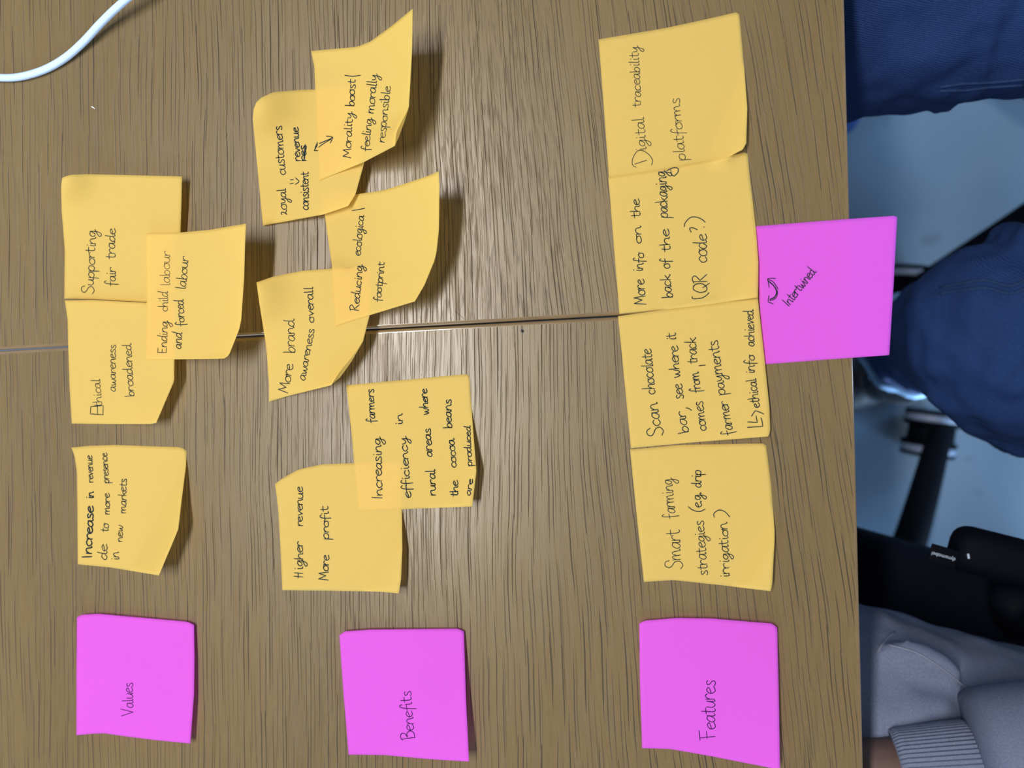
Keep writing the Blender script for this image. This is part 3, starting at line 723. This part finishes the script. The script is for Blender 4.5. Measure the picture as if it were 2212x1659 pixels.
fold(at(2055, 724, 0.41), (1, 0.2, 1.0), 0.054, 0.006)
fold(at(2240, 716, 0.548), (1, 0.3, 0), 0.074, 0.013)
for x_, r_ in ((1955, 0.020), (1905, 0.018), (1866, 0.015)):
    fold(Vector((at(x_, 120, 0.6).x, e2_.y + 0.080, 0.595)), (0.9, 0.43, 0.0), 0.075, r_)
fold(Vector((at(2010, 120, 0.6).x, e2_.y + 0.080, 0.595)), (0.95, 0.30, 0.0), 0.078, 0.012)
jeans = mesh_obj('jeans', jb, M['denim'], pA, True, V3((ctrA.x, ctrA.y, 0)))
mods(jeans, 0.004, 2)
tx = bpy.data.textures.new('cloth_folds', 'CLOUDS'); tx.noise_scale = 0.032; tx.noise_depth = 1
dm = jeans.modifiers.new('folds', 'DISPLACE'); dm.texture = tx; dm.strength = 0.012; dm.mid_level = 0.5; dm.texture_coords = 'LOCAL'
M['denim_sunlit'] = plain('worn_sunlit_denim_hem', (0.16, 0.29, 0.50), 0.95, 0, 0.1, 300, 0.5)  # frayed hem, with the sunlight on it painted in as a paler blue
M['denim_seam'] = plain('denim_seam', (0.014, 0.032, 0.085), 0.9, 0, 0.1, 400, 0.4)
bpy.context.view_layer.update()
seam('inner_seam', pA, jeans, [(2030, 188), (2080, 181), (2140, 178), (2215, 171)], 0.0010, M['denim_seam'])
seam('inner_seam', pA, jeans, [(2030, 196), (2090, 194), (2140, 188), (2215, 183)], 0.0010, M['denim_seam'])
seam('side_seam', pA, jeans, [(2030, 622), (2080, 612), (2130, 606), (2180, 618), (2215, 606)], 0.0011, M['denim_seam'])
seam('side_seam', pA, jeans, [(2030, 634), (2080, 627), (2130, 622), (2180, 634), (2215, 624)], 0.0011, M['denim_seam'])
hb = bmesh.new()
ax = (k5 - k4).normalized(); s1 = ax.cross(V3((0, 1, 0))).normalized(); s2 = ax.cross(s1)
rg_ = [k5 - ax * 0.006 + (s1 * math.cos(a) + s2 * math.sin(a)) * (0.0565 + 0.002 * math.sin(9 * a)) for a in [2 * math.pi * k / 60 for k in range(61)]]
tube(hb, rg_, [(0.0055, 0.004)] * 61, 8, 1)
for k in range(150):
    a = 2 * math.pi * k / 150 + random.uniform(-0.02, 0.02); q = k5 + (s1 * math.cos(a) + s2 * math.sin(a)) * (0.056 + random.uniform(-0.002, 0.003))
    e = q + ax * random.uniform(0.006, 0.014) + Vector((random.uniform(-1, 1), random.uniform(-1, 1), 0)) * 0.004
    tube(hb, [q - ax * 0.004, e], [0.0009, 0.0004], 5, 1)
mesh_obj('hem', hb, M['denim_sunlit'], pA, True, V3((ctrA.x, ctrA.y, 0)))['label'] = 'frayed trouser hem, coloured pale as if sunlit'
def shoe(heel, toe):
    d = (toe - heel); d.z = 0; d.normalize(); n = V3((-d.y, d.x, 0)); h = V3((heel.x, heel.y, 0)); L = 0.27
    bm = bmesh.new()
    tube(bm, [h + V3((0, 0, 0.055)), h + d * 0.06 + V3((0, 0, 0.060)), h + d * 0.14 + V3((0, 0, 0.052)), h + d * 0.21 + V3((0, 0, 0.042)), h + d * L + V3((0, 0, 0.034))],
         [(0.028, 0.034), (0.037, 0.042), (0.042, 0.034), (0.044, 0.026), (0.022, 0.014)], 24, 6)
    tube(bm, [h + d * 0.035 + V3((0, 0, 0.06)), h + d * 0.03 + V3((0, 0, 0.13))], [(0.036, 0.030), (0.040, 0.036)], 20, 3)
    s = mesh_obj('shoe', bm, M['shoe'], pA, True, h); mods(s, 0.003, 3)
    sb_ = bmesh.new(); outl = [(-0.035, 0.018), (-0.02, 0.032), (0.05, 0.040), (0.13, 0.046), (0.21, 0.048), (0.265, 0.030), (0.282, 0.0)]
    pts = [(x, y) for x, y in outl] + [(x, -y) for x, y in outl[-2::-1]]
    lo = [sb_.verts.new(h + d * x + n * y) for x, y in pts]; hi = [sb_.verts.new(h + d * x + n * y + V3((0, 0, 0.022))) for x, y in pts]
    sb_.faces.new(lo[::-1]); sb_.faces.new(hi)
    for k in range(len(pts)): sb_.faces.new((lo[k], lo[(k + 1) % len(pts)], hi[(k + 1) % len(pts)], hi[k]))
    mesh_obj('sole', sb_, M['sole'], s, False, h)
shoe(at(1950, 800, 0.05), at(1780, 845, 0.04))
ab = bmesh.new(); tube(ab, [at(1925, 795, 0.10), k5.lerp(at(1925, 795, 0.10), 0.3), k4], [0.036, 0.038, 0.044], 20, 4)
mesh_obj('sock', ab, M['shoe'], pA, True, V3((ctrA.x, ctrA.y, 0)))
shoe(V3((0.26, e2_.y + 0.18, 0)), V3((0.0, e2_.y + 0.20, 0)))
tb = bmesh.new(); tube(tb, [V3((ctrA.x + 0.14, ctrA.y, 0.54)), V3((ctrA.x + 0.15, ctrA.y, 0.75)), V3((ctrA.x + 0.17, ctrA.y, 1.0)), V3((ctrA.x + 0.18, ctrA.y, 1.10))], [(0.17, 0.12), (0.16, 0.11), (0.20, 0.11), (0.08, 0.06)], 24, 6)
mesh_obj('jumper', tb, M['shoe'], pA, True, V3((ctrA.x, ctrA.y, 0)))

# chair and person at the bottom right (grey fleece)
cB = at(2005, 935, 0.03); dB = at(1938, 1170, 0.10) - at(2005, 940, 0.075); dB.z = 0; dB.normalize()
ctrB = V3((cB.x, cB.y, 0)) + dB * 0.30
tB, _, _ = office_chair('black office chair with armrest under the person in grey fleece', ctrB, cB, math.pi, 0.45)
o0 = V3((ctrB.x, ctrB.y, 0))
a0_, a1_ = at(1855, 1152, 0.45), at(2200, 1248, 0.45); sx = (a1_ - a0_); sx.z = 0; sx.normalize(); sy = V3((-sx.y, sx.x, 0))
sc = V3((a0_.x, a0_.y, 0)) + sx * 0.14 - sy * 0.24
sb = bmesh.new(); slab(sb, sc, sx, sy, 0.26, 0.24, 0.40, 0.455, 0.05)
mesh_obj('seat', sb, M['seatcloth'], tB, True, o0)
def rounded(name, A, B, hw, th, mat, parent, r=None):
    """rounded bar between two points"""
    d = (B - A); L = d.length; d.normalize(); n = V3((-d.y, d.x, 0)).normalized(); u = d.cross(n)
    bm = bmesh.new(); vs = box(bm, (-L / 2, -hw, -th / 2), (L / 2, hw, th / 2))
    bmesh.ops.bevel(bm, geom=bm.edges[:], offset=min(hw, th / 2) * 0.8, segments=4, profile=0.5, affect='EDGES')
    c = (A + B) / 2
    for v in bm.verts: v.co = c + d * v.co.x + n * v.co.y + u * v.co.z
    return mesh_obj(name, bm, mat, parent, True, o0)
arm = rounded('armrest', at(2052, 1176, 0.60), at(2310, 1243, 0.61), 0.0165, 0.030, M['black'], tB)
rounded('armrest_post', at(2186, 1290, 0.565), at(2196, 1345, 0.50), 0.015, 0.03, M['black'], tB)
tg = rounded('fabric_tag', at(2008, 1192, 0.622), at(2068, 1209, 0.622), 0.0062, 0.002, M['black'], tB)
fc = bpy.data.curves.new('lettering', 'FONT'); fc.body = 'dynamobel'; fc.size = 0.0037; fc.align_x = 'CENTER'; fc.align_y = 'CENTER'
fo = bpy.data.objects.new('lettering_curve', fc); C.objects.link(fo); bpy.context.view_layer.update()
lm = bpy.data.meshes.new_from_object(fo.evaluated_get(bpy.context.evaluated_depsgraph_get())); bpy.data.objects.remove(fo)
lo = bpy.data.objects.new('lettering', lm); C.objects.link(lo); lm.materials.clear(); lm.materials.append(M['tagtext'])
tc = at(2038, 1202, 0.6235); td = at(2008, 1192, 0.6235) - at(2068, 1209, 0.6235)
lo.rotation_euler = (0, 0, math.atan2(td.y, td.x)); lo.location = tc
lo.parent = tg; lo.location = tc - wloc(tg)
rounded('white_mark', at(2091, 1196, 0.6185), at(2093, 1207, 0.6185), 0.0007, 0.0008, M['tagtext'], tB)
kb = bmesh.new(); box(kb, (ctrB.x + 0.52, ctrB.y - 0.22, 0.5), (ctrB.x + 0.56, ctrB.y + 0.2, 1.0)); bmesh.ops.bevel(kb, geom=kb.edges[:], offset=0.018, segments=3, profile=0.5, affect='EDGES')
mesh_obj('backrest', kb, M['seatcloth'], tB, True, o0)

pB = empty('person', (sc.x, sc.y, 0), 'seated person in grey fleece with ribbed cuff, hand going under the table edge', 'person')
oB = V3((sc.x, sc.y, 0))
u0, u1 = at(1862, 1308, 0.575), at(2212, 1412, 0.575); du = (u1 - u0); du.z = 0; du.normalize(); nu = V3((du.y, -du.x, 0))
gb = bmesh.new(); RT = 0.088
base0 = V3((u0.x, u0.y, 0.575)) + nu * RT
tube(gb, [base0 + du * 0.42, base0 + du * 0.20, base0 + du * 0.08, base0, base0 - du * 0.16, base0 - du * 0.23 + V3((0, 0, -0.06)), base0 - du * 0.22 + V3((0, 0, -0.28)), base0 - du * 0.20 + V3((0, 0, -0.48))],
     [0.105, 0.096, RT, RT, 0.078, 0.072, 0.060, 0.055], 28, 6)
b2 = base0 + nu * 0.21
tube(gb, [b2 + du * 0.42, b2 + du * 0.20, b2, b2 - du * 0.14, b2 - du * 0.21 + V3((0, 0, -0.06)), b2 - du * 0.20 + V3((0, 0, -0.28)), b2 - du * 0.18 + V3((0, 0, -0.48))], [0.105, 0.096, 0.086, 0.078, 0.072, 0.060, 0.055], 24, 6)
tube(gb, [base0 + du * 0.42, base0 + du * 0.45 + nu * 0.10, b2 + du * 0.42], [0.10, 0.12, 0.10], 24, 5)
for path, r in (([(1878, 1592), (1930, 1556), (1985, 1535), (2060, 1528)], 0.013), ([(1900, 1415), (1960, 1410), (2020, 1432), (2075, 1470)], 0.010)):
    q = [at(x, y, 0.648 - 0.00012 * max(0, 1560 - y)) for x, y in path]; tube(gb, q, [(r * 0.6, r * 0.6)] + [(r, r)] * (len(q) - 2) + [(r * 0.6, r * 0.6)], 10, 4)
pants = mesh_obj('sweatpants', gb, M['fleece'], pB, True, oB); mods(pants, 0.0045, 14)
dm = pants.modifiers.new('folds', 'DISPLACE'); dm.texture = tx; dm.strength = 0.006; dm.mid_level = 0.5; dm.texture_coords = 'LOCAL'
bpy.context.view_layer.update()
M['fleece_seam'] = plain('fleece_stitching', (0.17, 0.185, 0.25), 0.9, 0, 0.1)
for pth in ([(1932, 1366), (1912, 1384), (1895, 1410)], [(1918, 1393), (1975, 1408), (2025, 1437), (2070, 1472), (2110, 1508)]):
    seam('pocket_seam', pB, pants, pth, 0.0007, M['fleece_seam'])
# sleeve, cuff, hand
zc = 0.668
w0, w1, w2, w3, w4 = at(1905, 1700, zc), at(1942, 1698, zc), at(2118, 1692, zc + 0.004), at(2165, 1690, zc + 0.006), at(2330, 1690, zc + 0.02)
sl = bmesh.new()
sh = oB + V3((0.30, -0.02, 1.02)); el = w4 + V3((0.10, 0.03, 0.03))
tube(sl, [w2 + (w2 - w3) * 0.02, w2.lerp(w3, 0.25), w3, w4, el, el.lerp(sh, 0.5) + V3((0.02, 0, 0)), sh], [0.036, 0.053, 0.058, 0.060, 0.062, 0.066, 0.075], 28, 6)
tor = oB + V3((0.32, -0.12, 0))
tube(sl, [tor + V3((0, 0, 0.58)), tor + V3((0.02, 0, 0.80)), tor + V3((0.03, 0, 1.02)), tor + V3((0.04, 0, 1.12))], [(0.18, 0.13), (0.17, 0.12), (0.20, 0.12), (0.07, 0.06)], 28, 6)
swe = mesh_obj('sweatshirt', sl, M['fleece'], pB, True, oB); mods(swe, 0.005, 5)
cb = bmesh.new(); ns = 380; rings = []
for i in range(15):
    f = i / 14; c = w1.lerp(w2, f); d = (w2 - w1).normalized(); s_ = d.cross(V3((0, 0, 1))).normalized(); t_ = s_.cross(d)
    R_ = (0.0355 + 0.003 * f) * (0.96 if i in (0, 14) else 1)
    rings.append([cb.verts.new(c + (s_ * math.cos(a) + t_ * math.sin(a) * 0.92) * (R_ + 0.0006 * math.cos(76 * a))) for a in [2 * math.pi * k / ns for k in range(ns)]])
for a, b in zip(rings, rings[1:]):
    for k in range(ns): cb.faces.new((a[k], a[(k + 1) % ns], b[(k + 1) % ns], b[k]))
cb.faces.new(rings[0][::-1]); cb.faces.new(rings[-1])
mesh_obj('ribbed_cuff', cb, M['fleece'], pB, True, oB)
hb = bmesh.new(); hd = (w0 - w2).normalized(); hn = V3((-hd.y, hd.x, 0)).normalized()
tube(hb, [w2 + (w2 - w1) * 0.3, w1, w0, w0 + hd * 0.035], [(0.033, 0.030), (0.031, 0.027), (0.031, 0.024), (0.036, 0.019)], 20, 5)
pm = w0 + hd * 0.035
tube(hb, [pm - hd * 0.01, pm + hd * 0.03 + V3((0, 0, -0.003)), pm + hd * 0.07 + V3((0, 0, -0.010))], [(0.036, 0.018), (0.041, 0.016), (0.040, 0.013)], 20, 5)
kn = pm + hd * 0.068 + V3((0, 0, -0.010))
for off, L, r in ((0.030, 0.072, 0.0088), (0.010, 0.080, 0.0092), (-0.011, 0.075, 0.0088), (-0.030, 0.060, 0.0078)):
    b0 = kn + hn * off; sp = hd + hn * off * 1.6
    tube(hb, [b0 - hd * 0.012, b0 + sp * L * 0.38 + V3((0, 0, -0.004)), b0 + sp * L * 0.70 + V3((0, 0, -0.016)), b0 + sp * L * 0.93 + V3((0, 0, -0.030))], [r * 1.08, r * 1.02, r * 0.95, r * 0.7], 12, 5)
th = pm - hn * 0.030
tube(hb, [th - hd * 0.005, th + hd * 0.022 - hn * 0.022 + V3((0, 0, -0.006)), th + hd * 0.048 - hn * 0.033 + V3((0, 0, -0.012)), th + hd * 0.066 - hn * 0.034 + V3((0, 0, -0.016))], [0.013, 0.0115, 0.010, 0.007], 12, 5)
bod = mesh_obj('body', hb, M['skin'], pB, True, oB); mods(bod, 0.0025, 3)
bod['label'] = 'brown wrist and hand coming out of the ribbed cuff'
